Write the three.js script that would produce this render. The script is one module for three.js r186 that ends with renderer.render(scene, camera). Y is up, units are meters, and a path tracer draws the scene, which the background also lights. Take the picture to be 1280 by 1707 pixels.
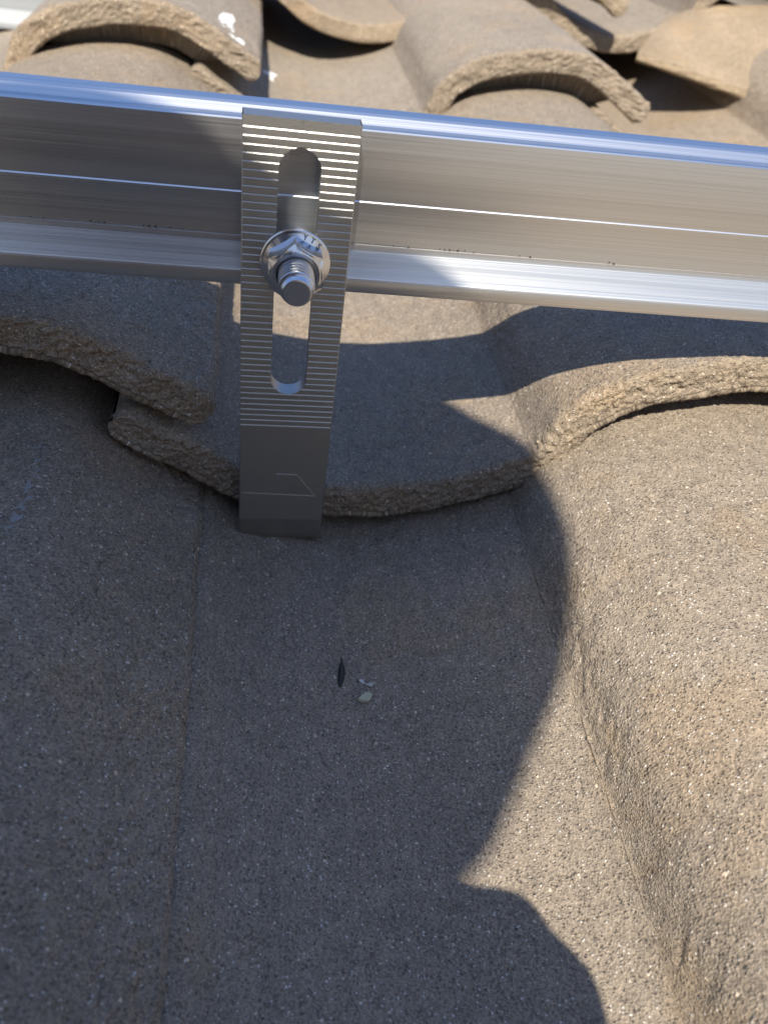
import * as THREE from 'three';
import { mergeGeometries, mergeVertices, toCreasedNormals } from 'three/addons/utils/BufferGeometryUtils.js';
import { MarchingCubes } from 'three/addons/objects/MarchingCubes.js';
import { FontLoader } from 'three/addons/loaders/FontLoader.js';
import { TextGeometry } from 'three/addons/geometries/TextGeometry.js';

// ---------------------------------------------------------------- frame, camera, sky, sun
// Roof frame in millimetres: u across the slope, v up the slope, n out of the roof; origin = foot of the hook.
const PITCH = 17 * Math.PI / 180, MM = 0.001;
const EU = new THREE.Vector3(1, 0, 0), EV = new THREE.Vector3(0, Math.sin(PITCH), -Math.cos(PITCH)), EN = new THREE.Vector3(0, Math.cos(PITCH), Math.sin(PITCH));
const ROOF_Q = new THREE.Quaternion().setFromRotationMatrix(new THREE.Matrix4().makeBasis(EU, EV, EN));
const ROOF_H = 3.2;                                          // the roof lies 3.2 m above the ground
const dirW = (u, v, n) => new THREE.Vector3().addScaledVector(EU, u).addScaledVector(EV, v).addScaledVector(EN, n);
const posW = (u, v, n) => dirW(u * MM, v * MM, n * MM).add(new THREE.Vector3(0, ROOF_H, 0));

const scene = new THREE.Scene();
const CAM = [-11.1, -210.6, 209.5];
const CX = [0.986, -0.108, 0.129], CY = [-0.020, 0.685, 0.728], CZ = [0.167, 0.720, -0.673];   // right, up, forward in the roof frame
const camera = new THREE.PerspectiveCamera(2 * Math.atan(853.5 / 1317) * 180 / Math.PI, 767 / 1024, 0.01, 3000);
camera.position.copy(posW(...CAM));
camera.up.copy(dirW(...CY));
camera.lookAt(camera.position.clone().add(dirW(...CZ)));
camera.focus = 0.238;
camera.userData.fStop = camera.getFocalLength() / 2.0;       // an entrance pupil of about 2 mm
scene.add(camera);
const camToRoof = (x, y, z) => [0, 1, 2].map(i => CAM[i] + x * CX[i] + y * CY[i] + z * CZ[i]);

const SUN = dirW(-0.19, -0.73, 1).normalize();
// clear sky: deep blue overhead, paler towards the horizon, a little brighter round the sun
const SKY_W = 512, SKY_H = 256, skyData = new Float32Array(SKY_W * SKY_H * 4);
for (let y = 0; y < SKY_H; y++) for (let x = 0; x < SKY_W; x++) {
  const el = ((y + 0.5) / SKY_H - 0.5) * Math.PI, az = ((x + 0.5) / SKY_W - 0.5) * 2 * Math.PI, d = new THREE.Vector3(Math.cos(el) * Math.cos(az), Math.sin(el), Math.cos(el) * Math.sin(az));
  const h = Math.pow(1 - Math.max(0, d.y), 2.8), c = Math.max(0, d.dot(SUN)), glow = 0.10 * Math.pow(c, 4) + 0.35 * Math.pow(c, 40), k = 4 * (y * SKY_W + x);
  const Z = [0.120, 0.230, 0.520], H = [0.460, 0.535, 0.630];
  for (let q = 0; q < 3; q++) skyData[k + q] = (Z[q] + (H[q] - Z[q]) * h + glow * [1, 0.95, 0.85][q]) * 0.80;
  skyData[k + 3] = 1;
}
const skyTex = new THREE.DataTexture(skyData, SKY_W, SKY_H, THREE.RGBAFormat, THREE.FloatType);
skyTex.mapping = THREE.EquirectangularReflectionMapping; skyTex.magFilter = THREE.LinearFilter; skyTex.minFilter = THREE.LinearFilter; skyTex.needsUpdate = true;
scene.background = skyTex; scene.environment = skyTex;
const sun = new THREE.DirectionalLight(new THREE.Color(1, 0.93, 0.80), 5);
sun.position.copy(posW(0, 0, 0)).addScaledVector(SUN, 4);
sun.target.position.copy(posW(0, 0, 0));
sun.castShadow = true; sun.shadow.mapSize.set(4096, 4096);
Object.assign(sun.shadow.camera, { left: -2, right: 2, top: 2, bottom: -2, near: 0.5, far: 12 });
scene.add(sun, sun.target);

const renderer = new THREE.WebGLRenderer({ antialias: true });
renderer.toneMapping = THREE.LinearToneMapping;
renderer.toneMappingExposure = 1.7;
renderer.shadowMap.enabled = true;

// ---------------------------------------------------------------- helpers
function rng(seed) { let s = seed >>> 0; return () => { s = (s + 0x6D2B79F5) >>> 0; let t = Math.imul(s ^ (s >>> 15), 1 | s); t = (t + Math.imul(t ^ (t >>> 7), 61 | t)) ^ t; return ((t ^ (t >>> 14)) >>> 0) / 4294967296; }; }
function h3(x, y, z) { let h = Math.imul(x, 374761393) ^ Math.imul(y, 668265263) ^ Math.imul(z, 2147483647 - 61); h = Math.imul(h ^ (h >>> 13), 1274126177); h ^= h >>> 16; return (h >>> 0) / 4294967296; }
const sm = t => t * t * (3 - 2 * t), clamp = (x, a, b) => Math.min(b, Math.max(a, x)), sstep = (a, b, x) => sm(clamp((x - a) / (b - a), 0, 1)), lerp = (a, b, t) => a + (b - a) * t;
function vnoise(x, y, z) {                                   // value noise, -1 .. 1
  const i = Math.floor(x), j = Math.floor(y), k = Math.floor(z), a = sm(x - i), b = sm(y - j), c = sm(z - k);
  const l = (p, q, t) => p + (q - p) * t;
  return 2 * l(l(l(h3(i, j, k), h3(i + 1, j, k), a), l(h3(i, j + 1, k), h3(i + 1, j + 1, k), a), b), l(l(h3(i, j, k + 1), h3(i + 1, j, k + 1), a), l(h3(i, j + 1, k + 1), h3(i + 1, j + 1, k + 1), a), b), c) - 1;
}
function grains(x, y, z) {                                   // rounded lumps: 1 in a grain's middle, 0 between grains
  const i = Math.floor(x), j = Math.floor(y), k = Math.floor(z); let d = 9;
  for (let a = -1; a < 2; a++) for (let b = -1; b < 2; b++) for (let c = -1; c < 2; c++) {
    const p = i + a, q = j + b, r = k + c, dx = p + h3(p, q, r) - x, dy = q + h3(p + 71, q, r) - y, dz = r + h3(p, q + 37, r) - z, e = dx * dx + dy * dy + dz * dz;
    if (e < d) d = e;
  }
  return Math.max(0, 1 - d * 1.6);
}
const taken = {};
function numbered(n) { const k = taken[n] = (taken[n] ?? -1) + 1; return k ? n + '_' + String(k).padStart(3, '0') : n; }
function shade(o) { o.traverse(m => { if (m.isMesh) { m.castShadow = true; m.receiveShadow = true; } }); return o; }
function thing(name, label, category, [u, v, n] = [0, 0, 0], group) {     // a Group in the roof frame, metres
  const o = new THREE.Group(); o.name = numbered(name); o.position.copy(posW(u, v, n)); o.quaternion.copy(ROOF_Q);
  o.userData = { label, category }; if (group) o.userData.group = group;
  scene.add(o); return o;
}
function part(name, geo, mat, parent, label) { const m = new THREE.Mesh(geo, mat); m.name = name; if (label) m.userData.label = label; m.castShadow = m.receiveShadow = true; parent.add(m); return m; }
function gridGeo(rows, cols, P, UV, COL) {                    // P(i, j) -> [x, y, z] in mm
  const pos = new Float32Array(rows * cols * 3), uv = new Float32Array(rows * cols * 2), idx = [];
  for (let i = 0; i < rows; i++) for (let j = 0; j < cols; j++) {
    const k = i * cols + j, p = P(i, j); pos[3 * k] = p[0] * MM; pos[3 * k + 1] = p[1] * MM; pos[3 * k + 2] = p[2] * MM;
    if (UV) { const q = UV(i, j); uv[2 * k] = q[0]; uv[2 * k + 1] = q[1]; }
    if (i + 1 < rows && j + 1 < cols) idx.push(k, k + 1, k + cols, k + 1, k + cols + 1, k + cols);
  }
  const g = new THREE.BufferGeometry(); g.setAttribute('position', new THREE.BufferAttribute(pos, 3)); g.setAttribute('uv', new THREE.BufferAttribute(uv, 2)); g.setIndex(idx);
  g.computeVertexNormals(); return g;
}
function dataTex(w, h, fill, srgb, rx = 1, ry = 1) {
  const d = new Uint8Array(w * h * 4); fill(d);
  const t = new THREE.DataTexture(d, w, h, THREE.RGBAFormat); t.wrapS = t.wrapT = THREE.RepeatWrapping; t.magFilter = THREE.LinearFilter; t.minFilter = THREE.LinearMipmapLinearFilter; t.generateMipmaps = true;
  if (srgb) t.colorSpace = THREE.SRGBColorSpace; t.repeat.set(rx, ry); t.needsUpdate = true; return t;
}
const toS = x => 255 * clamp(x <= 0.0031308 ? 12.92 * x : 1.055 * Math.pow(x, 1 / 2.4) - 0.055, 0, 1);

// ---------------------------------------------------------------- materials
const TEX_MM = 260;                                          // one repeat of the concrete covers 260 mm
function tn(x, y, per, s) {                                  // tileable value noise on a per x per lattice, x and y in 0..1
  x *= per; y *= per; const i = Math.floor(x), j = Math.floor(y), a = sm(x - i), b = sm(y - j), w = q => ((q % per) + per) % per, I = w(i), I1 = w(i + 1), J = w(j), J1 = w(j + 1);
  return lerp(lerp(h3(I, J, s), h3(I1, J, s), a), lerp(h3(I, J1, s), h3(I1, J1, s), a), b);
}
function makeConcrete(N) {
  const col = new Uint8Array(N * N * 4), hei = new Uint8Array(N * N * 4);
  const cells = (x, y, per, s) => {                          // nearest grain: distance and the grain's own number
    x *= per; y *= per; const i = Math.floor(x), j = Math.floor(y); let d = 9, id = 0; const w = q => ((q % per) + per) % per;
    for (let a = -1; a < 2; a++) for (let b = -1; b < 2; b++) { const p = w(i + a), q = w(j + b), dx = i + a + h3(p, q, s) - x, dy = j + b + h3(p, q, s + 1) - y, e = dx * dx + dy * dy; if (e < d) { d = e; id = h3(p, q, s + 2); } }
    return [d, id];
  };
  for (let y = 0; y < N; y++) for (let x = 0; x < N; x++) {
    const X = x / N, Y = y / N, k = 4 * (y * N + x);
    const [d1, g1] = cells(X, Y, 520, 11), [d2, g2] = cells(X, Y, 360, 23), [d3, g3] = cells(X, Y, 110, 31);
    const big = tn(X, Y, 5, 3) * 0.5 + tn(X, Y, 11, 5) * 0.3 + tn(X, Y, 29, 7) * 0.2, mid = tn(X, Y, 70, 9), fine = h3(x, y, 77);
    let v = 0.84 + 0.56 * (g1 - 0.5) + 0.14 * (mid - 0.5) + 0.12 * (fine - 0.5) + 0.22 * (big - 0.5);
    let r = 0.298, g = 0.247, b = 0.190;
    const rust = sstep(0.52, 0.75, tn(X, Y, 8, 41) * 0.7 + tn(X, Y, 37, 43) * 0.3); r *= 1 + 0.05 * rust; b *= 1 - 0.07 * rust;
    let h = 0.42 + 0.22 * (1 - Math.min(1, d1 * 1.5)) * (0.3 + g1) + 0.20 * (mid - 0.5) + 0.08 * (fine - 0.5);
    const grit = Math.max(0, 1 - d2 * (3.6 + 6 * h3(Math.floor(g2 * 9999), 3, 3))), lump = Math.max(0, 1 - d3 * 22 * (0.6 + 0.8 * mid));   // sand grains of mixed size
    if (g2 > 0.70 && grit > 0) { const t = sstep(0.1, 0.45, grit), pale = g2 > 0.960 ? 2.5 : g2 > 0.88 ? 1.5 : g2 > 0.79 ? 0.72 : 1.15; v = lerp(v, v * pale, t); h += 0.26 * grit; if (pale > 2) { r = lerp(r, 0.29, t); g = lerp(g, 0.28, t); b = lerp(b, 0.26, t); } }
    else if (g2 < 0.09 && grit > 0) { const t = sstep(0, 0.4, grit); h -= 0.45 * t; v *= 1 - 0.18 * t; }
    if (g3 > 0.988 && lump > 0) { const t = sstep(0, 0.4, lump); v = lerp(v, 2.1, t); h += 0.25 * lump; } else if (g3 < 0.035 && lump > 0) { const t = sstep(0, 0.7, lump); h -= 0.4 * t; v *= 1 - 0.3 * t; }
    col[k] = toS(r * v); col[k + 1] = toS(g * v); col[k + 2] = toS(b * v); col[k + 3] = 255;
    hei[k] = hei[k + 1] = hei[k + 2] = 255 * clamp(h, 0, 1); hei[k + 3] = 255;
  }
  return [dataTex(N, N, d => d.set(col), true), dataTex(N, N, d => d.set(hei), false)];
}
const [CON_COL, CON_HEI] = makeConcrete(2048);
const M = {};
M.smooth = new THREE.MeshStandardMaterial({ map: CON_COL, bumpMap: CON_HEI, bumpScale: 0.0005, roughness: 0.85, vertexColors: true });
M.tile = new THREE.MeshStandardMaterial({ map: CON_COL, bumpMap: CON_HEI, bumpScale: 0.0010, roughness: 0.88, vertexColors: true });
// drawn aluminium: fine lines along the rail (texture x = along, y = across)
const LINES = dataTex(64, 2048, d => {
  for (let y = 0; y < 2048; y++) { const v = 0.5 + 0.30 * (h3(y >> 1, 1, 5) - 0.5) + 0.34 * (h3(y >> 3, 2, 5) - 0.5) + 0.2 * (h3(y >> 6, 3, 5) - 0.5);
    for (let x = 0; x < 64; x++) { const k = 4 * (y * 64 + x); d[k] = d[k + 1] = d[k + 2] = 255 * clamp(v, 0, 1); d[k + 3] = 255; } }
}, false);
const LINES_R = dataTex(512, 1024, d => {                    // die lines that come and go along the length, a few short scratches
  for (let y = 0; y < 1024; y++) { const b = h3(y >> 1, 2, 9), c = h3(y >> 4, 3, 9);
    for (let x = 0; x < 512; x++) { const e = tn(x / 512, 0.3, 12, y >> 1), v = 0.72 + 0.14 * (b - 0.5) + 0.06 * (c - 0.5) + 0.16 * (e - 0.5), k = 4 * (y * 512 + x); d[k] = d[k + 1] = d[k + 2] = 255 * clamp(v, 0, 1); d[k + 3] = 255; } }
}, false);
const LINES_C = dataTex(512, 1024, d => {
  for (let y = 0; y < 1024; y++) { const b = h3(y >> 1, 4, 9);
    for (let x = 0; x < 512; x++) { const e = tn(x / 512, 0.6, 9, 5000 + (y >> 1)), v = 0.90 + 0.05 * (b - 0.5) + 0.06 * (e - 0.5), k = 4 * (y * 512 + x); d[k] = d[k + 1] = d[k + 2] = 255 * clamp(v, 0, 1); d[k + 3] = 255; } }
}, true);
M.alu = new THREE.MeshStandardMaterial({ color: new THREE.Color().setRGB(0.92, 0.92, 0.91), map: LINES_C, metalness: 1, roughness: 0.45, roughnessMap: LINES_R, bumpMap: LINES, bumpScale: 0.000004 });
const SPECK = dataTex(512, 512, d => { for (let i = 0; i < 512 * 512; i++) { const x = i % 512 / 512, y = (i >> 9) / 512, v = 0.5 + 0.5 * (tn(x, y, 200, 3) - 0.5) + 0.3 * (h3(i % 512, i >> 9, 4) - 0.5) + 0.25 * (tn(x, y, 60, 6) - 0.5); d[4 * i] = d[4 * i + 1] = d[4 * i + 2] = 255 * clamp(v, 0, 1); d[4 * i + 3] = 255; } }, false);
M.steel = new THREE.MeshStandardMaterial({ color: new THREE.Color().setRGB(0.47, 0.46, 0.43), metalness: 1, roughness: 0.44, bumpMap: SPECK, bumpScale: 0.00006 });
M.zinc = new THREE.MeshStandardMaterial({ color: new THREE.Color().setRGB(0.74, 0.75, 0.77), metalness: 1, roughness: 0.2 });
M.bolt = new THREE.MeshStandardMaterial({ color: new THREE.Color().setRGB(0.66, 0.68, 0.72), metalness: 1, roughness: 0.27 });
M.stamp = new THREE.MeshStandardMaterial({ color: new THREE.Color().setRGB(0.20, 0.22, 0.25), metalness: 1, roughness: 0.5 });
M.deck = new THREE.MeshStandardMaterial({ color: new THREE.Color().setRGB(0.27, 0.225, 0.17), roughness: 0.95, bumpMap: CON_HEI, bumpScale: 0.0005 });

// ---------------------------------------------------------------- the setting: ground, roof deck, roof tiles
{
  const g = new THREE.PlaneGeometry(3000, 3000, 1, 1); g.rotateX(-Math.PI / 2);
  const m = new THREE.Mesh(g, new THREE.MeshStandardMaterial({ color: new THREE.Color().setRGB(0.20, 0.17, 0.13), roughness: 1 })); m.name = 'ground'; m.receiveShadow = true;
  m.userData = { kind: 'structure', label: 'dry pale ground below the roof', category: 'ground' }; scene.add(m);
}
// cross-section of an S tile: the middle of its thickness, from the hidden lip across the pan and over the barrel to the tail
const SECTION = [[-53, 40], [-45, 34.2], [-37, 30], [-30, 25.6], [-16, 16.6], [0, 11.2], [15, 8.7], [30, 7.8], [45, 9.2], [58, 12.4], [70, 16.4], [80, 20.2], [88, 23.8], [94, 27], [97.5, 29.6], [99.3, 32.4], [101.8, 38.5], [105, 46.8], [107.4, 50.2], [112, 54.4], [119, 59.3], [128, 63.5], [142, 67.5], [158, 71], [172, 72.3], [186, 72], [197, 70.4], [207, 66.4], [220, 59.6], [231, 53.4], [240, 48]];
const CURVE = new THREE.CatmullRomCurve3(SECTION.map(p => new THREE.Vector3(p[0], p[1], 0)), false, 'centripetal');
CURVE.arcLengthDivisions = 1200; const CLEN = CURVE.getLength(), HALF = 7.2, TLEN = 420;
const sampled = []; for (let i = 0; i <= 1000; i++) { const p = CURVE.getPointAt(i / 1000), t = CURVE.getTangentAt(i / 1000); sampled.push([p.x, p.y, -t.y, t.x]); }
const atS = s => { const q = clamp(s / CLEN, 0, 1) * 1000, i = Math.min(999, Math.floor(q)), f = q - i, a = sampled[i], b = sampled[i + 1]; return [0, 1, 2, 3].map(k => lerp(a[k], b[k], f)); };
const sAtU = u => { let i = 0; while (i < 1000 && sampled[i][0] < u) i++; return i / 1000 * CLEN; };
function topN(u) { const q = atS(sAtU(u)); return q[1] + HALF; }
function spaced(a, b, step) { const n = Math.max(1, Math.round(Math.abs(b - a) / step)), o = []; for (let i = 0; i < n; i++) o.push(a + (b - a) * i / n); return o; }
// o: seed, sCols = arc positions, vTop = positions up the tile from head to nose, nose = rows on the broken edge, bar = hanging rib, marks(u, v) -> paint 0..1
function makeTile(o) {
  const LEN = o.len || TLEN, cols = []; for (const a of [80, 55, 28]) cols.push([o.s0 || 0, -HALF * 0.7 * Math.sin(a * Math.PI / 180), Math.cos(a * Math.PI / 180)]);
  for (const s of o.sCols) if (s > (o.s0 || -1)) cols.push([s, 0, 1]); cols.push([CLEN, 0, 1]);
  for (const a of [28, 55, 80]) cols.push([CLEN, HALF * 0.7 * Math.sin(a * Math.PI / 180), Math.cos(a * Math.PI / 180)]);
  const rows = [], R = 2.2;                                  // [v, h, on the nose 0..1]
  rows.push([LEN, -0.55, 0]);
  for (const v of o.vTop) rows.push([v, 1, sstep(9, 0, v)]);
  for (const a of [20, 45, 70]) rows.push([R * (1 - Math.sin(a * Math.PI / 180)), 1 - R / HALF * (1 - Math.cos(a * Math.PI / 180)), 1]);
  for (let i = 0; i <= o.nose; i++) rows.push([0, lerp(1 - R / HALF, -1 + R / HALF, i / o.nose), 1]);
  for (const a of [60, 25]) rows.push([R * (1 - Math.sin(a * Math.PI / 180)), -1 + R / HALF * (1 - Math.cos(a * Math.PI / 180)), 0.6]);
  for (const v of [3, 5, 8]) rows.push([v, -1, 0.25]);
  rows.push([13, -0.55, 0.05]);
  if (o.bar) rows.push([18, -0.6, 0], [19, -2.7, 0], [32, -2.7, 0], [33, -0.6, 0]);
  for (const v of [60, 140, 260, 340, TLEN].map(q => q * LEN / TLEN).filter(q => q > 45)) rows.push([v, -0.55, 0]);
  const low = u => -(o.sink || 0) * sstep(95, 107, u) - (o.tail || 0) * sstep(196, 240, u);
  const bar = u => sstep(104, 122, u) * sstep(232, 214, u);
  const base = rows.map(([v, h, q]) => cols.map(([s, e, c]) => {
    const [x, y, nx, ny] = atS(s), b = h < -1.5 ? lerp(-0.6, h, bar(x)) : h, k = b * c * HALF, lift = low(x);
    return [x + ny * e + nx * k, v, y - nx * e + ny * k + lift];
  }));
  const nr = rows.length, nc = cols.length;
  const g = gridGeo(nr, nc, (i, j) => base[i][j], (i, j) => [(cols[j][0] + cols[j][1]) / TEX_MM + o.seed * 0.371, (rows[i][1] > -0.5 ? (rows[i][0] - (rows[i][2] >= 1 ? (1 - rows[i][1]) * HALF : 0)) : -rows[i][0] - 20) / TEX_MM + o.seed * 0.173]);
  { const a = g.index.array; for (let q = 0; q < a.length; q += 3) { const t = a[q + 1]; a[q + 1] = a[q + 2]; a[q + 2] = t; } g.computeVertexNormals(); }
  const P = g.attributes.position, N = g.attributes.normal, col = new Float32Array(nr * nc * 3), coat = new Float32Array(nr * nc), S = o.seed * 53.7;
  for (let i = 0; i < nr; i++) for (let j = 0; j < nc; j++) {
    const k = i * nc + j, x = P.getX(k) * 1000, y = P.getY(k) * 1000, z = P.getZ(k) * 1000, q = rows[i][2], X = x + S, Y = y + S * 1.7;
    const u = x, rough = 1 + 1.5 * Math.exp(-(((u - 95) / 4.5) ** 2)) * sstep(-0.1, 0.6, vnoise(X / 14, Y / 14, 3)) + 1.5 * sstep(206, 232, u);
    let d = 0.55 * vnoise(X / 60, Y / 70, 1) + rough * (0.20 * vnoise(X / 8, Y / 8, z / 8) + 0.15 * vnoise(X / 3, Y / 3, z / 3));
    const hump = sstep(100, 112, u), striae = rows[i][1] === 1 ? (1 - hump) * vnoise(X / 1.1, Y / 300, 7) : 0; d += 0.10 * striae;
    if (o.fine) d += 0.16 * hump * (grains(X / 1.6, Y / 1.6, z / 1.6) - 0.45);
    if (o.fine) d += 0.22 * rough * Math.max(0, rough - 1) * (grains(X / 2.2, Y / 2.2, z / 2.2) - 0.5);
    let dy = 0;
    if (q > 0) {
      const chip = Math.max(0, vnoise(X / 11, Y / 17, z / 11 + 9) - 0.35);
      d += q * (o.amp ?? 1) * (0.45 * vnoise(X / 4.2, Y / 4.2, z / 4.2) + 0.8 * (grains(X / 1.7, Y / 1.7, z / 1.7) - 0.45) + 0.7 * vnoise(X / 1.4, Y / 1.4, z / 1.4) + 0.4 * Math.abs(vnoise(X / 3 + 5, Y / 3, z / 3)) - 1.7 * chip);
      dy = q * (1.0 * vnoise(X / 23, 2, z / 23) + 0.6 * vnoise(X / 8, 5, z / 9));
    }
    if (rows[i][1] < -0.5 && q < 0.3) d *= 0.5;
    P.setXYZ(k, P.getX(k) + N.getX(k) * d * MM, P.getY(k) + (N.getY(k) * d + dy) * MM, P.getZ(k) + N.getZ(k) * d * MM);
    // bare aggregate on the broken nose, weathered slurry skin on top, paint or chalk where someone left it
    const e = sstep(0.35, 0.75, q + 0.25 * vnoise(X / 2.5, Y / 2.5, z / 2.5)), w = o.marks ? o.marks(x, y, o.dusty ? 2 * h3(i, j, 9) - 1 : vnoise(X / 1.3, Y / 1.3, 4), vnoise(X / 6, Y / 6, 8)) : 0;
    const skin = o.skin || [0.92, 0.90, 0.88], bare = o.bare || [0.93, 0.895, 0.85], t = 1 + 0.05 * striae + 0.10 * hump * (h3(i, j, 5) - 0.5) * (o.fine ? 1 : 0), rim = rough > 1.4 ? sstep(0, 1, rough - 1.4) * 0.5 : 0;
    for (let c = 0; c < 3; c++) col[3 * k + c] = lerp(skin[c] * t, bare[c], Math.max(e, rim)); coat[k] = w;
  }
  g.setAttribute('color', new THREE.BufferAttribute(col, 3)); g.computeVertexNormals();
  if (o.marks) {                                             // the coat lies 0.12 mm proud of the concrete, where it stuck
    const ix = g.index.array, V = [], Nn = g.attributes.normal;
    for (let q = 0; q < ix.length; q += 3) if (Math.min(coat[ix[q]], coat[ix[q + 1]], coat[ix[q + 2]]) > (o.dusty ? 0.5 : 0.3)) for (let c = 0; c < 3; c++) { const k = ix[q + c], s = 0.12 * MM; V.push(P.getX(k) + Nn.getX(k) * s, P.getY(k) + Nn.getY(k) * s, P.getZ(k) + Nn.getZ(k) * s); }
    const m = new THREE.BufferGeometry(); m.setAttribute('position', new THREE.Float32BufferAttribute(V, 3)); m.computeVertexNormals(); g.userData.coat = m;
  }
  return g;
}
const fineS = (u0, u1, step, coarse) => [...spaced(0, sAtU(u0), coarse), ...spaced(sAtU(u0), sAtU(u1), step), ...spaced(sAtU(u1), CLEN, coarse)];
const roof = new THREE.Group(); roof.name = 'roof'; roof.position.copy(posW(0, 0, 0)); roof.quaternion.copy(ROOF_Q);
roof.userData = { kind: 'structure', label: 'pitched roof of weathered brown concrete S tiles', category: 'roof' }; scene.add(roof);
let tileNo = 0;
function putTile(geo, u, v, n, { pitch = -0.02, yaw = 0, roll = 0, label, mat = M.tile } = {}) {
  const m = part(numbered('roof_tile'), geo, mat, roof, label); m.position.set(u * MM, v * MM, n * MM); m.rotation.set(pitch, roll, yaw, 'ZXY'); tileNo++; if (geo.userData.coat) part(geo.userData.coatName, geo.userData.coat, geo.userData.coatMat, m); return m;
}
{
  const d = part('roof_deck', new THREE.BoxGeometry(6, 5, 0.03), M.deck, roof); d.position.set(0, 0, -0.075);
}
const chalk = (x, y, a, b) => { const t = (y - 282) / 52, cx = 195 + 3 * t + 1.5 * b; return t < 0 || t > 1 ? 0 : sstep(3.8, 0.8, Math.abs(x - cx)) * sstep(-0.95, 0.1, a) * sstep(0, 0.15, t) * sstep(1, 0.85, t); };   // a rubbed streak of chalk
// near tiles
const gA1 = makeTile({ seed: 1,  fine: true, nose: 20, sCols: fineS(-58, 200, 0.75, 3), vTop: [TLEN, ...spaced(400, 160, 6), ...spaced(160, 16, 1.15), ...spaced(16, 2.2, 0.7)] });
const gZ1 = makeTile({ seed: 2,  fine: true, nose: 20, sCols: fineS(150, 240, 0.75, 4), vTop: [TLEN, ...spaced(400, 150, 6), ...spaced(150, 16, 1.15), ...spaced(16, 2.2, 0.7)] });
const gA0 = makeTile({ seed: 3, fine: true, nose: 6, sCols: fineS(-40, 185, 0.8, 4), vTop: [TLEN, ...spaced(400, 355, 5), ...spaced(355, 150, 1.0), ...spaced(150, 2.2, 8)], sink: 4.5, s0: sAtU(-25), old: true });
const gZ0 = makeTile({ seed: 4, fine: true, nose: 6, sCols: fineS(140, 240, 0.8, 5), vTop: [TLEN, ...spaced(400, 355, 5), ...spaced(355, 150, 1.0), ...spaced(150, 2.2, 8)], marks: chalk, dusty: true, sink: 14, tail: 9, old: true });
const paintM = new THREE.MeshStandardMaterial({ color: new THREE.Color().setRGB(0.66, 0.65, 0.62), roughness: 0.8 }), chalkM = new THREE.MeshStandardMaterial({ color: new THREE.Color().setRGB(0.24, 0.235, 0.225), roughness: 1 });
Object.assign(gZ0.userData, { coatName: 'chalk_streak', coatMat: chalkM });
putTile(gA1, 0, 9, 0, { label: 'tile whose pan the steel hook comes out under' });
putTile(gZ1, -270, 9, 0, { label: 'tile with crumbling barrel end left of the hook' });
putTile(gA0, -4, -331, -21, { pitch: 0, label: 'lower tile with a sunlit barrel and shaded pan' });
putTile(gZ0, -273, -331, -21, { pitch: 0, label: 'shaded lower tile with a faint chalk streak' });
const splash = (cx, cy, rx, ry, s) => (x, y, a, b) => sstep(1.1, 0.5, Math.hypot((x - cx) / rx, (y - cy) / ry) + 0.35 * a + 0.3 * b) * s;
const farS = spaced(0, CLEN, 1.6), farV = [TLEN, ...spaced(400, 30, 6), ...spaced(30, 2.2, 1.4)], farSkin = [0.95, 0.95, 0.95];
const gA2 = makeTile({ seed: 5,  nose: 12, bar: true, fine: true, skin: farSkin, sCols: farS, vTop: farV, marks: splash(-6, 112, 6, 18, 0.8) });
const gZ2 = makeTile({ seed: 6, nose: 12, bar: true, fine: true, skin: farSkin, sCols: farS, vTop: farV, marks: (x, y, a, b) => Math.max(splash(224, 42, 7, 26, 0.9)(x, y, a, b), splash(231, 14, 6, 8, 0.6)(x, y, a, b)) });
const gB2 = makeTile({ seed: 7, nose: 12, bar: true, fine: true, skin: [0.98, 0.93, 0.86], sCols: farS, vTop: farV });
for (const g of [gA2, gZ2]) Object.assign(g.userData, { coatName: 'paint_splash', coatMat: paintM });
putTile(gA2, 4, 340, 20, { mat: M.smooth, label: 'tile behind the rail with a dark open barrel end' });
putTile(gZ2, -255, 338, 20, { mat: M.smooth, label: 'tile behind the rail with a white splash on its barrel' });
putTile(gB2, 268, 342, 20, { mat: M.smooth });
// the next row has been lifted and pushed about to get at the battens
const gA3 = makeTile({ seed: 8, nose: 9, fine: true, skin: [1, 0.94, 0.85], bare: [1, 0.94, 0.85], amp: 0.3, sCols: farS, vTop: farV });
const gB3 = makeTile({ seed: 9, nose: 9, fine: true, skin: farSkin, sCols: farS, vTop: farV });
putTile(gA3, 42, 520, 50, { mat: M.smooth, pitch: -0.05, label: 'loose tile pushed up and lifted off the row below' });
putTile(gB3, 262, 545, 60, { mat: M.smooth, pitch: -0.05, yaw: 0.03, label: 'loose tile with a rough hollow end' });
// plain tiles out of view or beyond the lifted row
const gPlain = makeTile({ seed: 11, nose: 4, skin: farSkin, sCols: spaced(0, CLEN, 9), vTop: [TLEN, ...spaced(400, 30, 40), 30, 15, 8, 4, 2.2] });
for (let r = -5; r <= 4; r++) for (let c = -5; c <= 5; c++) {
  const uu = c * 262, vv = 9 + 331 * r, nn = r * 19 * (r > 0 ? 1 : 0.76);
  if ((r === 0 || r === -1) && (c === 0 || c === -1)) continue;
  if (r === 1 && c >= -1 && c <= 1) continue;
  if (r === 2) { if (c >= 0 && c <= 1) continue; putTile(gPlain, uu - 60, 600, 45); continue; }
  if (r < -1) { putTile(gPlain, uu, vv, -14.5 * Math.abs(r)); continue; }
  putTile(gPlain, uu + (r >= 3 ? 20 : 0), vv + (r >= 3 ? 40 : 0), nn);
}
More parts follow.
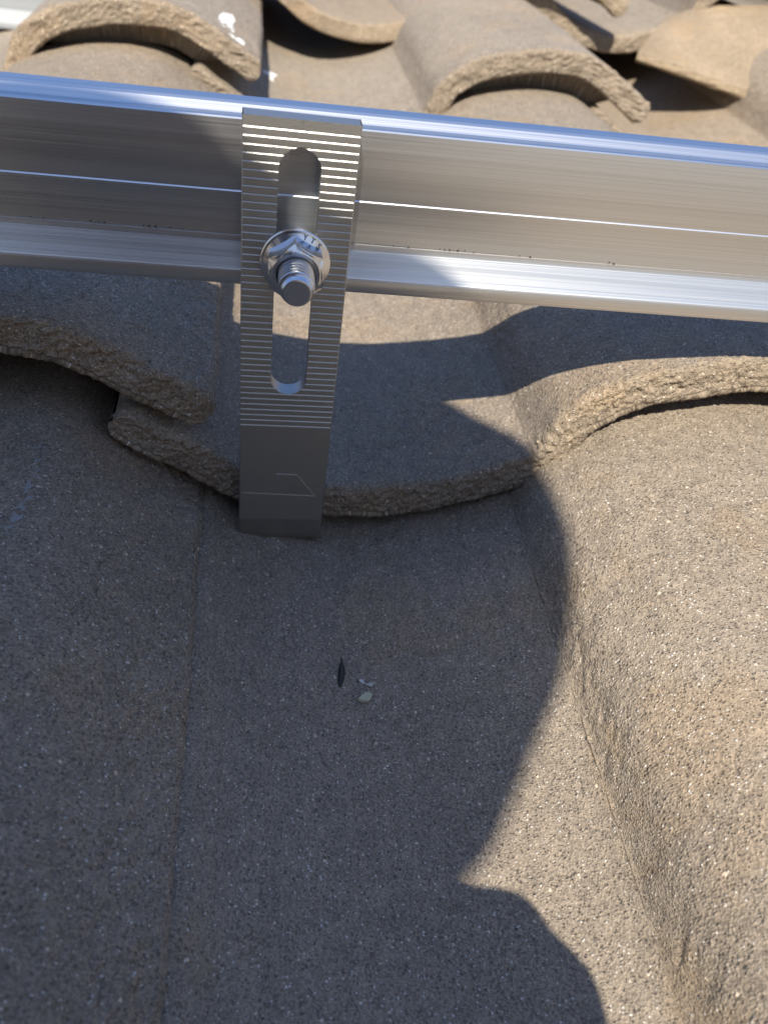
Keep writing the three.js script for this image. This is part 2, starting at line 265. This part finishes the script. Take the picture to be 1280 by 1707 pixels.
// a broken tile wedged across the row on the right, resting on the barrels
{
  const nu = 61, nv = 40, T = 7;
  const lo = [[283, 466, 80], [366, 432, 70], [396, 462, 81], [470, 505, 88]], up = [[334, 545, 94], [368, 556, 103], [425, 560, 109], [490, 560, 112]], at = [0, 0.45, 0.6, 1];
  const f = (a, b) => {                                      // a along the cut edge, b up the slope
    let k = 0; while (k < 2 && a > at[k + 1]) k++; const t = (a - at[k]) / (at[k + 1] - at[k]);
    const p = [0, 1, 2].map(c => lerp(lerp(lo[k][c], lo[k + 1][c], t), lerp(up[k][c], up[k + 1][c], t), b));
    p[1] += 4 * Math.max(0, vnoise(a * 12, 1, 3)) * (1 - b); p[2] += 3 * Math.sin(Math.PI * b) * sstep(0, 0.3, a); return p;
  };
  const rows = [[1, -1], ...Array.from({ length: nv }, (_, i) => [1 - i / (nv - 1), 0]), [-0.004, -0.15], [-0.012, -0.4], [-0.012, -0.7], [0.004, -1], [0.3, -1], [1, -1]];
  const g = gridGeo(rows.length, nu, (i, j) => { const [b, h] = rows[i], a = j / (nu - 1), p = f(a, Math.max(0, b)), e = 0.7 * vnoise(p[0] / 6, p[1] / 6, h * 5); return [p[0], p[1] + Math.min(0, b) * 150 + (b <= 0.01 ? e * 1.5 : 0), p[2] + h * T + e * 0.4]; }, (i, j) => [j / nu * 0.7, i / nv * 0.7]);
  const c = new Float32Array(rows.length * nu * 3); for (let k = 0; k < rows.length * nu; k++) { const t = 1 + 0.12 * vnoise(k % nu / 9, Math.floor(k / nu) / 14, 1); c[3 * k] = 1.06 * t; c[3 * k + 1] = 0.97 * t; c[3 * k + 2] = 0.82 * t; }
  g.setAttribute('color', new THREE.BufferAttribute(c, 3));
  const o = thing('broken_tile', 'tan broken tile piece wedged askew above a dark triangular gap', 'roof tile', [400, 520, 60]);
  g.translate(-0.400, -0.520, -0.060); part('shard', toCreasedNormals(g, 0.6), M.smooth, o);
}

// ---------------------------------------------------------------- the rail
function railGeo(len, u0) {
  // cross-section (v, n), walked round the outside; two points at a sharp arris
  const S = [[9.8, 111.2], [9.8, 123.0], [9.95, 123.15], [10.15, 123.3], [10.15, 141.4], [10.25, 141.8], [10.6, 142.15], [11.1, 142.25], [13.0, 142.3], [13.25, 142.45], [14.9, 144.25], [15.8, 144.75], [16.6, 144.9], [19.8, 144.9], [20.2, 144.7], [20.4, 144.3], [20.4, 98], [19.9, 97.2],
    [6.4, 97.2], [5.8, 97.6], [5.7, 98.2], [5.7, 101.5], [5.8, 101.9], [6.1, 102.2], [6.8, 103.2], [7.6, 104.8], [8.5, 106.8], [9.3, 109.0], [9.8, 110.5], [10.1, 110.7], [10.1, 111.0]];
  const n = S.length, dist = [0]; for (let i = 1; i <= n; i++) dist.push(dist[i - 1] + Math.hypot(S[i % n][0] - S[i - 1][0], S[i % n][1] - S[i - 1][1]));
  const cuts = [0, len];
  let g = gridGeo(n + 1, cuts.length, (i, j) => [u0 + cuts[j], S[i % n][0], S[i % n][1]], (i, j) => [(u0 + cuts[j]) / 900, dist[i] / 110]);
  const sh = new THREE.Shape(S.map(p => new THREE.Vector2(p[0] * MM, p[1] * MM)));
  const hole = new THREE.Path([[11.8, 99.5], [18.7, 99.5], [18.7, 140], [11.8, 140]].map(p => new THREE.Vector2(p[0] * MM, p[1] * MM))); sh.holes.push(hole);
  const ends = [0, len].map(d => { const e = new THREE.ShapeGeometry(sh); e.applyMatrix4(new THREE.Matrix4().set(0, 0, 1, (u0 + d) * MM, 1, 0, 0, 0, 0, 1, 0, 0, 0, 0, 0, 1)); return e.toNonIndexed(); });
  g = toCreasedNormals(g, 0.45);
  for (const e of ends) { for (const k of Object.keys(e.attributes)) if (!g.attributes[k]) e.deleteAttribute(k); }
  return mergeGeometries([g, ...ends]);
}
{
  const o = thing('mounting_rail', 'long silver aluminium rail bolted to the steel roof hook', 'rail', [0, 18, 97]);
  const g = railGeo(2600, -1200); g.translate(0, -0.0168, -0.098); part('extrusion', g, M.alu, o); o.rotateZ(-0.06); o.rotateY(-0.024);   // not quite square to the tiles
  // crumbs of dark grit caught in the crease
  const r = rng(5), list = [];
  for (const [u, n] of [[-40, 7], [-33, 3], [-55, 3], [31, 2], [46, 6], [52, 4], [70, 2], [95, 2], [-70, 2]]) for (let i = 0; i < n; i++) { const s = 0.1 + 0.22 * r(), b = new THREE.DodecahedronGeometry(s * MM, 0); b.scale(1.6, 0.8, 0.8); b.rotateZ(r() * 6); b.translate((u + (r() - 0.5) * 6) * MM, (9.75 - 16.8) * MM, (111.1 - 98 + 0.3 * r()) * MM); list.push(b); }
  const crumbs = part('grit', mergeGeometries(list), new THREE.MeshStandardMaterial({ color: new THREE.Color().setRGB(0.03, 0.028, 0.026), roughness: 0.9 }), o); crumbs.userData.kind = 'stuff';
}
{
  const o = thing('rail_offcut', 'short aluminium rail end lying on the tiles behind the splashed barrel', 'rail', [-245, 505, 38]);
  const g = railGeo(170, -90); g.translate(0, -0.018, -0.097); const m = part('extrusion', g, new THREE.MeshStandardMaterial({ color: new THREE.Color().setRGB(0.36, 0.38, 0.40), metalness: 0.6, roughness: 0.75 }), o); m.rotation.x = 0;
}

// ---------------------------------------------------------------- the hook
{
  const o = thing('roof_hook', 'grey steel roof hook with a ridged face and long slot', 'roof hook', [0, 0, 0]);
  const HW = 15, T = 5.5, TOP = 146, S0 = 63.3, S1 = 138.8, SR = 5.55, PITCH_G = 2.1, G0 = 50.6;
  const slot = n => { if (n <= S0 || n >= S1) return 0; if (n < S0 + SR) return Math.sqrt(Math.max(0, SR * SR - (S0 + SR - n) ** 2)); if (n > S1 - SR) return Math.sqrt(Math.max(0, SR * SR - (n - S1 + SR) ** 2)); return SR; };
  const ns = new Set([8, 20, 35, TOP - 0.5]);
  for (let n = 9; n < G0 - 0.5; n += 3) ns.add(n);
  for (let k = 0; G0 + k * PITCH_G < TOP - 1; k++) for (const d of [-0.32, 0.0, 0.22]) ns.add(+(G0 + k * PITCH_G + d).toFixed(3));
  for (let a = 0; a <= 20; a++) { const q = SR * (1 - Math.cos(a / 20 * Math.PI / 2)); ns.add(+(S0 + q).toFixed(3)); ns.add(+(S1 - q).toFixed(3)); }
  const N = [...ns].filter(n => n >= 8).sort((a, b) => a - b).filter((n, i, A) => !i || n - A[i - 1] > 0.004);
  const depth = n => { const k = Math.round((n - G0) / PITCH_G), d = n - G0 - k * PITCH_G; if (k < 0 || G0 + k * PITCH_G > TOP - 1) return 0; return d <= 0 ? 0.25 * clamp(1 + d / 0.32, 0, 1) : 0.25 * clamp(1 - d / 0.22, 0, 1); };
  // each groove's lower flank looks up at the sun
  const geos = [], front = n => depth(n);
  const topBev = n => n > TOP - 0.6 ? 0.35 : 0;
  for (const sgn of [-1, 1]) {
    const cs = [0, 0.12, 0.3, 0.5, 0.7, 0.88, 1];
    const F = gridGeo(N.length, cs.length, (i, j) => { const n = N[i], w = slot(n), a = w + (HW - 0.35 - w) * cs[j]; return [sgn * a, front(n) + topBev(n), n]; }, (i, j) => [cs[j] * 0.6 + (sgn > 0 ? 0.5 : 0), N[i] / 25]);
    const B = gridGeo(N.length, 2, (i, j) => { const n = N[i], w = slot(n); return [sgn * (j ? HW : w), T, n]; }, (i, j) => [j * 0.6, N[i] / 25]);
    const E = gridGeo(N.length, 3, (i, j) => [sgn * (j ? HW : HW - 0.35), j === 0 ? front(N[i]) + topBev(N[i]) : j === 1 ? Math.max(0.4, front(N[i]) + topBev(N[i]) + 0.1) : T, N[i]], (i, j) => [j * 0.1, N[i] / 25]);
    const W = gridGeo(N.length, 2, (i, j) => { const n = N[i]; return [sgn * slot(n), j ? T : front(n), n]; }, (i, j) => [j * 0.1, N[i] / 25]);
    const C = gridGeo(2, 2, (i, j) => [sgn * (j ? HW - 0.35 : 0), i ? T : 0.35, TOP - 0.5], (i, j) => [j, i * 0.2]);
    for (const g of [F, B, E, W, C]) geos.push(toCreasedNormals(g, 0.35));
  }
  part('plate', mergeGeometries(geos), M.steel, o);
  // bend and arm running back under the tile: a rounded strip swept along (v, n)
  const path = []; const R1 = 6.5;
  path.push([0, 8, 0]); for (let a = 0; a <= 90; a += 10) { const t = a * Math.PI / 180; path.push([R1 - R1 * Math.cos(t), R1 - R1 * Math.sin(t) - 5, t]); }
  path.push([60, -5, Math.PI / 2], [150, -5, Math.PI / 2]);
  const ring = [[-HW + 0.4, 0], [HW - 0.4, 0], [HW, 0.4], [HW, T - 0.4], [HW - 0.4, T], [-HW + 0.4, T], [-HW, T - 0.4], [-HW, 0.4], [-HW + 0.4, 0]];
  const bend = gridGeo(path.length, ring.length, (i, j) => { const [v, n, t] = path[i], d = ring[j][1]; return [ring[j][0], v + d * Math.cos(t), n + d * Math.sin(t)]; }, (i, j) => [j / 9, i / 8]);
  part('arm', toCreasedNormals(bend, 0.6), M.steel, o);
  // stamped mark on the lower face: three fine raised lines
  const line = (a, b, w) => { const dx = b[0] - a[0], dn = b[1] - a[1], L = Math.hypot(dx, dn), px = -dn / L * w, pn = dx / L * w, g = new THREE.BufferGeometry();
    const V = [[a[0] + px, 0.02, a[1] + pn], [a[0] - px, 0.02, a[1] - pn], [a[0], -0.09, a[1]], [b[0] + px, 0.02, b[1] + pn], [b[0] - px, 0.02, b[1] - pn], [b[0], -0.09, b[1]]].flat().map(q => q * MM);
    g.setAttribute('position', new THREE.Float32BufferAttribute(V, 3)); g.setIndex([0, 3, 2, 2, 3, 5, 1, 2, 4, 2, 5, 4, 0, 2, 1, 3, 4, 5]); const h = g.toNonIndexed(); h.computeVertexNormals(); return h; };
  part('stamped_mark', mergeGeometries([line([-13.8, 20.6], [11.6, 19.8], 0.17), line([4.6, 29.6], [11.6, 19.8], 0.22), line([-2.6, 29.7], [4.6, 29.6], 0.12)]), M.steel, o);
}

// ---------------------------------------------------------------- flange nut and bolt
const NUT_N = 108.2;
{
  const o = thing('flange_nut', 'shiny zinc hexagon flange nut clamping the hook to the rail', 'nut', [0, 0, NUT_N]);
  const toV = g => { g.rotateZ(0); return g; };              // lathes turn about y; -y points to the viewer's side
  const prof = [[5.3, -0.05], [9.55, -0.05], [9.75, -0.35], [9.75, -0.95], [9.5, -1.25], [8.9, -1.5], [7.4, -2.5], [6.3, -2.9]].map(p => new THREE.Vector2(p[0] * MM, p[1] * MM));
  const fl = new THREE.LatheGeometry(prof, 72); part('flange', toCreasedNormals(fl.toNonIndexed(), 0.5), M.zinc, o);
  // hexagon with both ends chamfered by a cone and a bored middle
  const AF = 7.4, rows = [[0, -2.2], [0, -8.3], [1, -8.3], [2, -8.3], [3, -8.6], [4, -8.5], [4, -7.4]], seg = 120, rot = 0.593;
  const hexR = a => { const k = ((a - rot) % (Math.PI / 3) + Math.PI / 3) % (Math.PI / 3) - Math.PI / 6; return Math.min(AF / Math.cos(k), 8.4); };
  const rr = []; const Hx = (i, a) => {
    const R = hexR(a), cone = v => 10.15 - (v) * 1.55;       // chamfer cone limits the face height at the corners
    const top = -Math.min(8.5, 7.25 + (8.4 - R) * 1.15);
    return [[R, -2.0], [R, lerp(-2.0, top, 0.5)], [R, top], [R - 0.18, top - 0.12], [6.75, -8.5], [6.5, -8.62], [5.6, -8.62], [5.15, -8.2], [5.1, -6]][i];
  };
  const hg = gridGeo(9, seg + 1, (i, j) => { const a = j / seg * Math.PI * 2, [r, v] = Hx(i, a); return [r * Math.cos(a), v, r * Math.sin(a)]; });
  part('hexagon', toCreasedNormals(hg, 0.42), M.zinc, o);
  const font = await new FontLoader().loadAsync('fonts/droid/droid_sans_bold.typeface.json');
  'YTS'.split('').forEach((ch, i) => {
    const g = new TextGeometry(ch, { font, size: 1.6 * MM, depth: 0.12 * MM, curveSegments: 4 }); g.computeBoundingBox(); g.translate(-(g.boundingBox.min.x + g.boundingBox.max.x) / 2, -0.85 * MM, 0);
    const a = (74 - i * 15.5) * Math.PI / 180;                 // clockwise round the flange from the top
    const out = new THREE.Vector3(Math.cos(a), 0, Math.sin(a)), tan = new THREE.Vector3(Math.sin(a), 0, -Math.cos(a)), slope = new THREE.Vector3().addScaledVector(out, 1.5).addScaledVector(new THREE.Vector3(0, 1, 0), 1.0).normalize(), nor = new THREE.Vector3().crossVectors(tan, slope).normalize();
    g.applyMatrix4(new THREE.Matrix4().makeBasis(tan, slope, nor)); g.translate(out.x * 8.5 * MM, (-1.77 - 0.05) * MM, out.z * 8.5 * MM);
    part('letter', g, M.stamp, o);
  });
}
{
  const o = thing('bolt', 'threaded bolt end sticking out of the flange nut', 'bolt', [0, 0, NUT_N]);
  const R = 4.95, r = 3.85, P = 1.6, L = 18.6, V0 = 11, seg = 48, per = 8, turns = (L - 1.6 + V0) / P, rows = Math.ceil(turns * per);
  const g = gridGeo(rows + 6, seg + 1, (i, j) => {
    const a = j / seg * Math.PI * 2;
    if (i > rows) { const k = i - rows, q = [[r + 0.5, -L + 1.2], [r + 0.2, -L + 0.5], [r - 0.05, -L + 0.12], [r - 0.4, -L], [0.001, -L + 0.25]][k - 1]; return [q[0] * Math.cos(a), q[1], q[0] * Math.sin(a)]; }
    const v = V0 - i / per * P + (j / seg) * P, ph = ((i / per) % 1), t = Math.abs(ph - 0.5) * 2, fade = sstep(-L + 1.3, -L + 3.2, v), rad = r + (R - r) * sstep(0.12, 0.85, t) * fade + (1 - fade) * 0.3 * (1 - t);
    return [rad * Math.cos(a), Math.max(v, -L + 1.4), rad * Math.sin(a)];
  });
  part('thread', toCreasedNormals(g, 0.6), M.bolt, o);
  const hd = new THREE.BoxGeometry(0.009, 0.004, 0.018); hd.translate(0, 0.0150, 0); part('bolt_head', hd, M.bolt, o);
}

// ---------------------------------------------------------------- small litter on the pan
{
  const base = (u, v) => topN(u + 4) - 21 + 0.2;
  const husk = thing('seed_husk', 'narrow black seed husk lying on the shaded pan', 'seed', [19.3, -58.5, base(19, -58)]);
  const sec = 18, ring = 10, L = 11;
  const g = gridGeo(sec + 1, ring + 1, (i, j) => { const t = i / sec, a = j / ring * 6.2832, w = 1.35 * Math.pow(Math.sin(Math.PI * clamp(t * 0.94 + 0.03, 0, 1)), 0.8) * (0.55 + 0.6 * (1 - t)); return [w * Math.cos(a) * 0.95 + 0.7 * Math.sin(t * 2.4) - 0.4, L * (0.5 - t) * -1, 0.55 + w * Math.sin(a) * 0.7 + 0.9 * t]; });
  part('shell', g, new THREE.MeshStandardMaterial({ color: new THREE.Color().setRGB(0.012, 0.011, 0.010), roughness: 0.55 }), husk).rotation.z = -0.06;
  const tip = new THREE.ConeGeometry(0.00032, 0.0032, 8); tip.translate(-0.0003, 0.0045, 0.0019); part('pale_rim', tip, new THREE.MeshStandardMaterial({ color: new THREE.Color().setRGB(0.30, 0.27, 0.20), roughness: 0.8 }), husk);
  function flake(name, label, u, v, pts, h, c, seed) {
    const o = thing(name, label, name === 'mineral_chip' ? 'chip' : 'debris', [u, v, base(u, v)]);
    const s = new THREE.Shape(pts.map(p => new THREE.Vector2(p[0] * MM, p[1] * MM))), e = new THREE.ExtrudeGeometry(s, { depth: h * MM, bevelEnabled: true, bevelSize: 0.25 * MM, bevelThickness: 0.2 * MM, bevelSegments: 2, steps: 2 }), P = e.attributes.position;
    for (let k = 0; k < P.count; k++) { const x = P.getX(k) * 1000, y = P.getY(k) * 1000; P.setZ(k, P.getZ(k) + (0.35 * vnoise(x * 1.3 + seed, y * 1.3, 1) + 0.25 * vnoise(x * 3, y * 3, seed)) * MM + 0.25 * MM); }
    e.computeVertexNormals(); part('body', e, new THREE.MeshStandardMaterial({ color: new THREE.Color().setRGB(...c), roughness: 0.9, bumpMap: SPECK, bumpScale: 0.0002 }), o);
  }
  flake('mineral_chip', 'pale yellow grey chip beside the black seed husk', 26.5, -68.3, [[-2.3, -0.9], [-1.2, -1.2], [0.6, -1.3], [1.7, -0.3], [2.0, 0.7], [1.3, 1.6], [0.3, 1.5], [-0.9, 0.6]], 0.9, [0.42, 0.40, 0.28], 3);
  flake('dry_leaf_crumb', 'small curled grey leaf crumb above the yellow chip', 28.6, -63.0, [[-1.6, -0.1], [0.3, -0.9], [0.8, -0.1], [1.7, 0.4], [0.6, 0.5], [-0.4, 0.3]], 0.3, [0.42, 0.38, 0.33], 7);
  flake('white_flake', 'tiny white flake next to the leaf crumb', 26.0, -62.0, [[-0.7, 0.5], [-0.2, 0.7], [0.7, -0.6], [0.1, -0.5]], 0.3, [0.62, 0.6, 0.58], 9);
}

{
  const r = rng(77), o = new THREE.InstancedMesh(new THREE.DodecahedronGeometry(0.0004, 0), new THREE.MeshStandardMaterial({ roughness: 0.9 }), 170), m = new THREE.Matrix4(), c = new THREE.Color();
  for (let i = 0; i < 170; i++) {
    const joint = i % 2, u = joint ? (i % 4 === 1 ? -25 + 5 * r() : 74 + 12 * r() * r()) : -22 + 95 * r(), v = -170 + 165 * r(), k = 0.5 + 0.9 * r() * r(), p = posW(u, v, topN(u + 4) - 21 + 0.15), t = r();
    m.compose(p, new THREE.Quaternion().setFromEuler(new THREE.Euler(r() * 6, r() * 6, r() * 6)), new THREE.Vector3(k * (0.8 + 0.6 * r()), k * 0.7, k)); o.setMatrixAt(i, m); o.setColorAt(i, t < 0.35 ? c.setRGB(0.06, 0.05, 0.045) : t < 0.85 ? c.setRGB(0.26, 0.21, 0.16) : c.setRGB(0.5, 0.47, 0.42));
  }
  o.name = 'loose_grit'; o.castShadow = o.receiveShadow = true; o.userData = { kind: 'stuff', label: 'scattered loose grit on the shaded pan', category: 'grit' }; scene.add(o);
}

// ---------------------------------------------------------------- the photographer, whose head and hands shade the tiles
function meshField(min, size, res, field) {                   // roof frame mm; field > 0 inside
  const mc = new MarchingCubes(res, new THREE.MeshStandardMaterial(), false, false, 400000); mc.isolation = 0;
  const h = res / 2; for (let z = 0; z < res; z++) for (let y = 0; y < res; y++) for (let x = 0; x < res; x++) mc.field[x + y * res + z * res * res] = field(min[0] + (x / h) * size / 2, min[1] + (y / h) * size / 2, min[2] + (z / h) * size / 2);
  mc.update(); const n = mc.count, p = mc.positionArray.slice(0, n * 3), nn = mc.normalArray.slice(0, n * 3);
  for (let i = 0; i < n; i++) for (let k = 0; k < 3; k++) p[3 * i + k] = (min[k] + (p[3 * i + k] + 1) / 2 * size) * MM;
  const g = new THREE.BufferGeometry(); g.setAttribute('position', new THREE.BufferAttribute(p, 3)); g.setAttribute('normal', new THREE.BufferAttribute(nn, 3)); return g;
}
function capsules(list, k) {                                  // list of [a, b, ra, rb]; smooth union
  return (x, y, z) => { let s = 0; for (const [a, b, ra, rb] of list) {
    const bx = b[0] - a[0], by = b[1] - a[1], bz = b[2] - a[2], px = x - a[0], py = y - a[1], pz = z - a[2], t = clamp((px * bx + py * by + pz * bz) / (bx * bx + by * by + bz * bz + 1e-6), 0, 1);
    const d = Math.hypot(px - bx * t, py - by * t, pz - bz * t) - lerp(ra, rb, t); if (d < 60) s += Math.exp(-d / k); } return s > 0 ? k * Math.log(s) : -60; };
}
{
  const C2 = (x, y, z) => camToRoof(x, y, z);
  const toSun = [-0.1517, -0.5828, 0.7983], away = (p, d) => p.map((q, i) => q + d * toSun[i]);
  const hatC = away(C2(-105, 32, -5), 430), head = [hatC[0], hatC[1] + 5, hatC[2] - 30], chin = [head[0] + 2, head[1] + 40, head[2] - 92], neck = [head[0] - 6, head[1] - 70, head[2] - 100], chest = [head[0] - 10, head[1] - 175, head[2] - 190], belly = [head[0] - 10, head[1] - 330, head[2] - 320], hip = [head[0] - 10, head[1] - 430, head[2] - 375];
  const shR = [head[0] + 165, head[1] - 150, head[2] - 160], shL = [head[0] - 175, head[1] - 150, head[2] - 150];
  const elR = [head[0] + 235, head[1] - 20, head[2] - 330], elL = [head[0] - 260, head[1] - 10, head[2] - 320];
  const wrR = C2(78, -158, -88), wrL = C2(-117, -158, -88);
  const knR = [hip[0] + 150, hip[1] + 330, 62], knL = [hip[0] - 150, hip[1] + 330, 62], anR = [hip[0] + 120, hip[1] - 60, 62], anL = [hip[0] - 120, hip[1] - 60, 62], toR = [hip[0] + 120, hip[1] - 170, 60], toL = [hip[0] - 120, hip[1] - 170, 60], hpR = [hip[0] + 95, hip[1], hip[2] - 30], hpL = [hip[0] - 95, hip[1], hip[2] - 30];
  const o = thing('person', 'person crouching on the tiles in a work jacket taking the photograph', 'person', [hip[0], hip[1], 40]);
  const off = g => { g.translate(-hip[0] * MM, -hip[1] * MM, -40 * MM); return g; };
  const skinM = new THREE.MeshStandardMaterial({ color: new THREE.Color().setRGB(0.42, 0.26, 0.18), roughness: 0.6 }), jackM = new THREE.MeshStandardMaterial({ color: new THREE.Color().setRGB(0.06, 0.075, 0.11), roughness: 0.95 }), trouM = new THREE.MeshStandardMaterial({ color: new THREE.Color().setRGB(0.09, 0.08, 0.065), roughness: 0.95 });
  const torso = [[chest, belly, 128, 112], [belly, hip, 112, 125], [shR, shL, 62, 62], [neck, chest, 58, 110]];
  const arms = [[shR, elR, 52, 40], [elR, wrR, 40, 27], [shL, elL, 52, 40], [elL, wrL, 40, 27]];
  const legs = [[hpR, knR, 88, 58], [hpL, knL, 88, 58], [knR, anR, 56, 38], [knL, anL, 56, 38], [anR, toR, 36, 30], [anL, toL, 36, 30]];
  const min = [head[0] - 560, hip[1] - 230, 0];
  const body = meshField(min, 1150, 92, capsules([...torso, ...arms, ...legs, [neck, head, 52, 55]].map(([a, b, c, d]) => [a, b, c - 6, d - 6]), 14));
  // head: skull, face, nose, ears
  const hx = (x, y, z) => [head[0] + x, head[1] + y, head[2] + z];
  const hf = capsules([[hx(0, -18, 18), hx(0, 8, 10), 76, 70], [hx(0, 30, -45), hx(0, 40, -70), 50, 34], [hx(-24, 44, -38), hx(24, 44, -38), 34, 34], [hx(0, 78, -22), hx(0, 90, -42), 8, 11], [hx(-74, -4, -10), hx(-76, -8, -38), 12, 9], [hx(74, -4, -10), hx(76, -8, -38), 12, 9], [hx(-12, 76, -66), hx(12, 76, -66), 7, 7], [neck, hx(0, -10, -40), 54, 56]], 9);
  const headG = meshField([head[0] - 125, head[1] - 140, head[2] - 150], 270, 72, (x, y, z) => { let v = hf(x, y, z); for (const s of [-1, 1]) v = Math.min(v, Math.hypot(x - head[0] - s * 31, y - head[1] - 92, z - head[2] + 18) - 17); return v; });
  // hands: fingers behind the phone, thumb on its screen side
  const hand = sx => {
    const X = x => sx > 0 ? x : -39 - x, L = [[wrR, [0, 0, 0], 0, 0]], c = (x, y, z) => C2(X(x), y, z); L.length = 0;
    L.push([c(78, -158, -88), c(52, -118, -40), 25, 22], [c(52, -118, -40), c(44, -92, -26), 22, 15], [c(48, -124, -36), c(36, -128, -22), 20, 14]);
    [[-70, 2], [-90, 5], [-114, 2], [-131, -6]].forEach(([y, r], i) => { const q = 8.6 - 0.4 * i; L.push([c(44, y - 6, -26), c(34 + r / 2, y, -3), 11, q], [c(34 + r / 2, y, -3), c(10 + r, y + 3, 4), q, q - 0.6], [c(10 + r, y + 3, 4), c(-9 + r, y + 5, 3), q - 0.6, q - 1.8]); });
    L.push([c(50, -104, -44), c(26, -78, -34), 14, 11], [c(26, -78, -34), c(4, -62, -24), 11, 8.5]);
    const mid = c(30, -110, -36); return meshField([mid[0] - 105, mid[1] - 105, mid[2] - 105], 210, 70, capsules(L, 2.2));
  };
  part('body', off(mergeGeometries([body, headG, hand(1), hand(-1)])), skinM, o);
  part('jacket', off(meshField(min, 1150, 92, capsules([...torso, ...arms].map(([a, b, c, d]) => [a, b, c + 4, d + 4]), 14))), jackM, o);
  part('trousers', off(meshField(min, 1150, 92, capsules(legs.map(([a, b, c, d]) => [a, b, c + 4, d + 4]), 14))), trouM, o);
  // soft wide hat, worn low and tipped to one side
  const hn = new THREE.Vector3(0, Math.sin(PITCH), Math.cos(PITCH)), hc = new THREE.Vector3(...hatC), e1 = new THREE.Vector3(...CX).addScaledVector(hn, -hn.dot(new THREE.Vector3(...CX))).normalize(), e2 = new THREE.Vector3().crossVectors(hn, e1), ts = new THREE.Vector3(...toSun);
  const crownP = [[0, 100], [40, 97], [64, 84], [76, 50], [82, 12], [86, 2], [80, 0], [71, 48], [60, 78], [0, 94]].map(p => new THREE.Vector2(p[0] * MM, p[1] * MM));
  const crown = new THREE.LatheGeometry(crownP, 48); crown.applyQuaternion(new THREE.Quaternion().setFromUnitVectors(new THREE.Vector3(0, 1, 0), hn)); crown.translate(...hatC.map(q => q * MM)); crown.deleteAttribute('uv');
  // the floppy brim's edge, given as its shadow's outline seen from the sun and carried up to the hat along the sun's rays
  const rim = [[-43.9, 141.4], [-31.9, 131.9], [-23, 127.3], [-9.4, 123], [12.6, 121.5], [29.7, 112.5], [43.8, 98.5], [53.7, 89.5], [61.1, 79.7], [68, 53.4], [68.2, 37], [66.3, 20.2], [63.3, 5], [58.7, -7.9], [49.2, -25], [40.4, -40.6], [30.7, -54.8], [12, -68], [-20, -80], [-70, -84], [-130, -72], [-190, -40], [-225, 10], [-225, 70], [-190, 118], [-140, 143], [-90, 150], [-62, 148]].map(([x, y]) => {
    const p = new THREE.Vector3(...C2(x, y, -5)); return p.addScaledVector(ts, hc.clone().sub(p).dot(hn) / ts.dot(hn)); });
  const rimC = new THREE.CatmullRomCurve3(rim, true, 'centripetal').getPoints(140), rings = [[0, 2.5], [0.3, 2.2], [0.6, 1.8], [0.97, 1.4], [1, 0.2], [0.97, -1.2], [0.5, -1], [0, 0]];
  const brim = gridGeo(rings.length, rimC.length, (a, b) => { const p = rimC[b], d = p.clone().sub(hc), ang = Math.atan2(d.dot(e2), d.dot(e1)), q = hc.clone().addScaledVector(e1, 83 * Math.cos(ang)).addScaledVector(e2, 83 * Math.sin(ang)).lerp(p, rings[a][0]).addScaledVector(hn, rings[a][1]); return [q.x, q.y, q.z]; }); brim.deleteAttribute('uv');
  const hat = mergeGeometries([crown.toNonIndexed(), brim.toNonIndexed()]);
  part('hat', off(hat), new THREE.MeshStandardMaterial({ color: new THREE.Color().setRGB(0.45, 0.36, 0.20), roughness: 0.95 }), o);

  const ph = thing('phone', 'black smartphone held low over the tiles, facing the hook', 'phone', camToRoof(-20, -57, -9));
  const q = new THREE.Quaternion().setFromRotationMatrix(new THREE.Matrix4().makeBasis(new THREE.Vector3(...CX), new THREE.Vector3(...CY), new THREE.Vector3(...CZ).negate())); 
  const sh = new THREE.Shape(), w = 37, h = 74, r = 11; sh.moveTo(-w + r, -h); sh.lineTo(w - r, -h); sh.absarc(w - r, -h + r, r, -Math.PI / 2, 0); sh.lineTo(w, h - r); sh.absarc(w - r, h - r, r, 0, Math.PI / 2); sh.lineTo(-w + r, h); sh.absarc(-w + r, h - r, r, Math.PI / 2, Math.PI); sh.lineTo(-w, -h + r); sh.absarc(-w + r, -h + r, r, Math.PI, Math.PI * 1.5);
  const cg = new THREE.ExtrudeGeometry(sh, { depth: 6, bevelEnabled: true, bevelSize: 0.6, bevelThickness: 0.6, bevelSegments: 2, curveSegments: 8 }); cg.translate(0, 0, -3); cg.scale(MM, MM, MM);
  const pm = new THREE.MeshStandardMaterial({ color: new THREE.Color().setRGB(0.02, 0.02, 0.022), roughness: 0.35 });
  part('case', cg, pm, ph).quaternion.copy(q);
  const sg = new THREE.BoxGeometry(0.069, 0.142, 0.0004); sg.translate(0, 0, 0.0039); part('screen', sg, new THREE.MeshStandardMaterial({ color: new THREE.Color().setRGB(0.01, 0.01, 0.012), roughness: 0.08 }), ph).quaternion.copy(q);
}
shade(roof);
scene.traverse(o => { if (o.isMesh && o.material) o.material.side = THREE.DoubleSide; });
renderer.render(scene, camera);
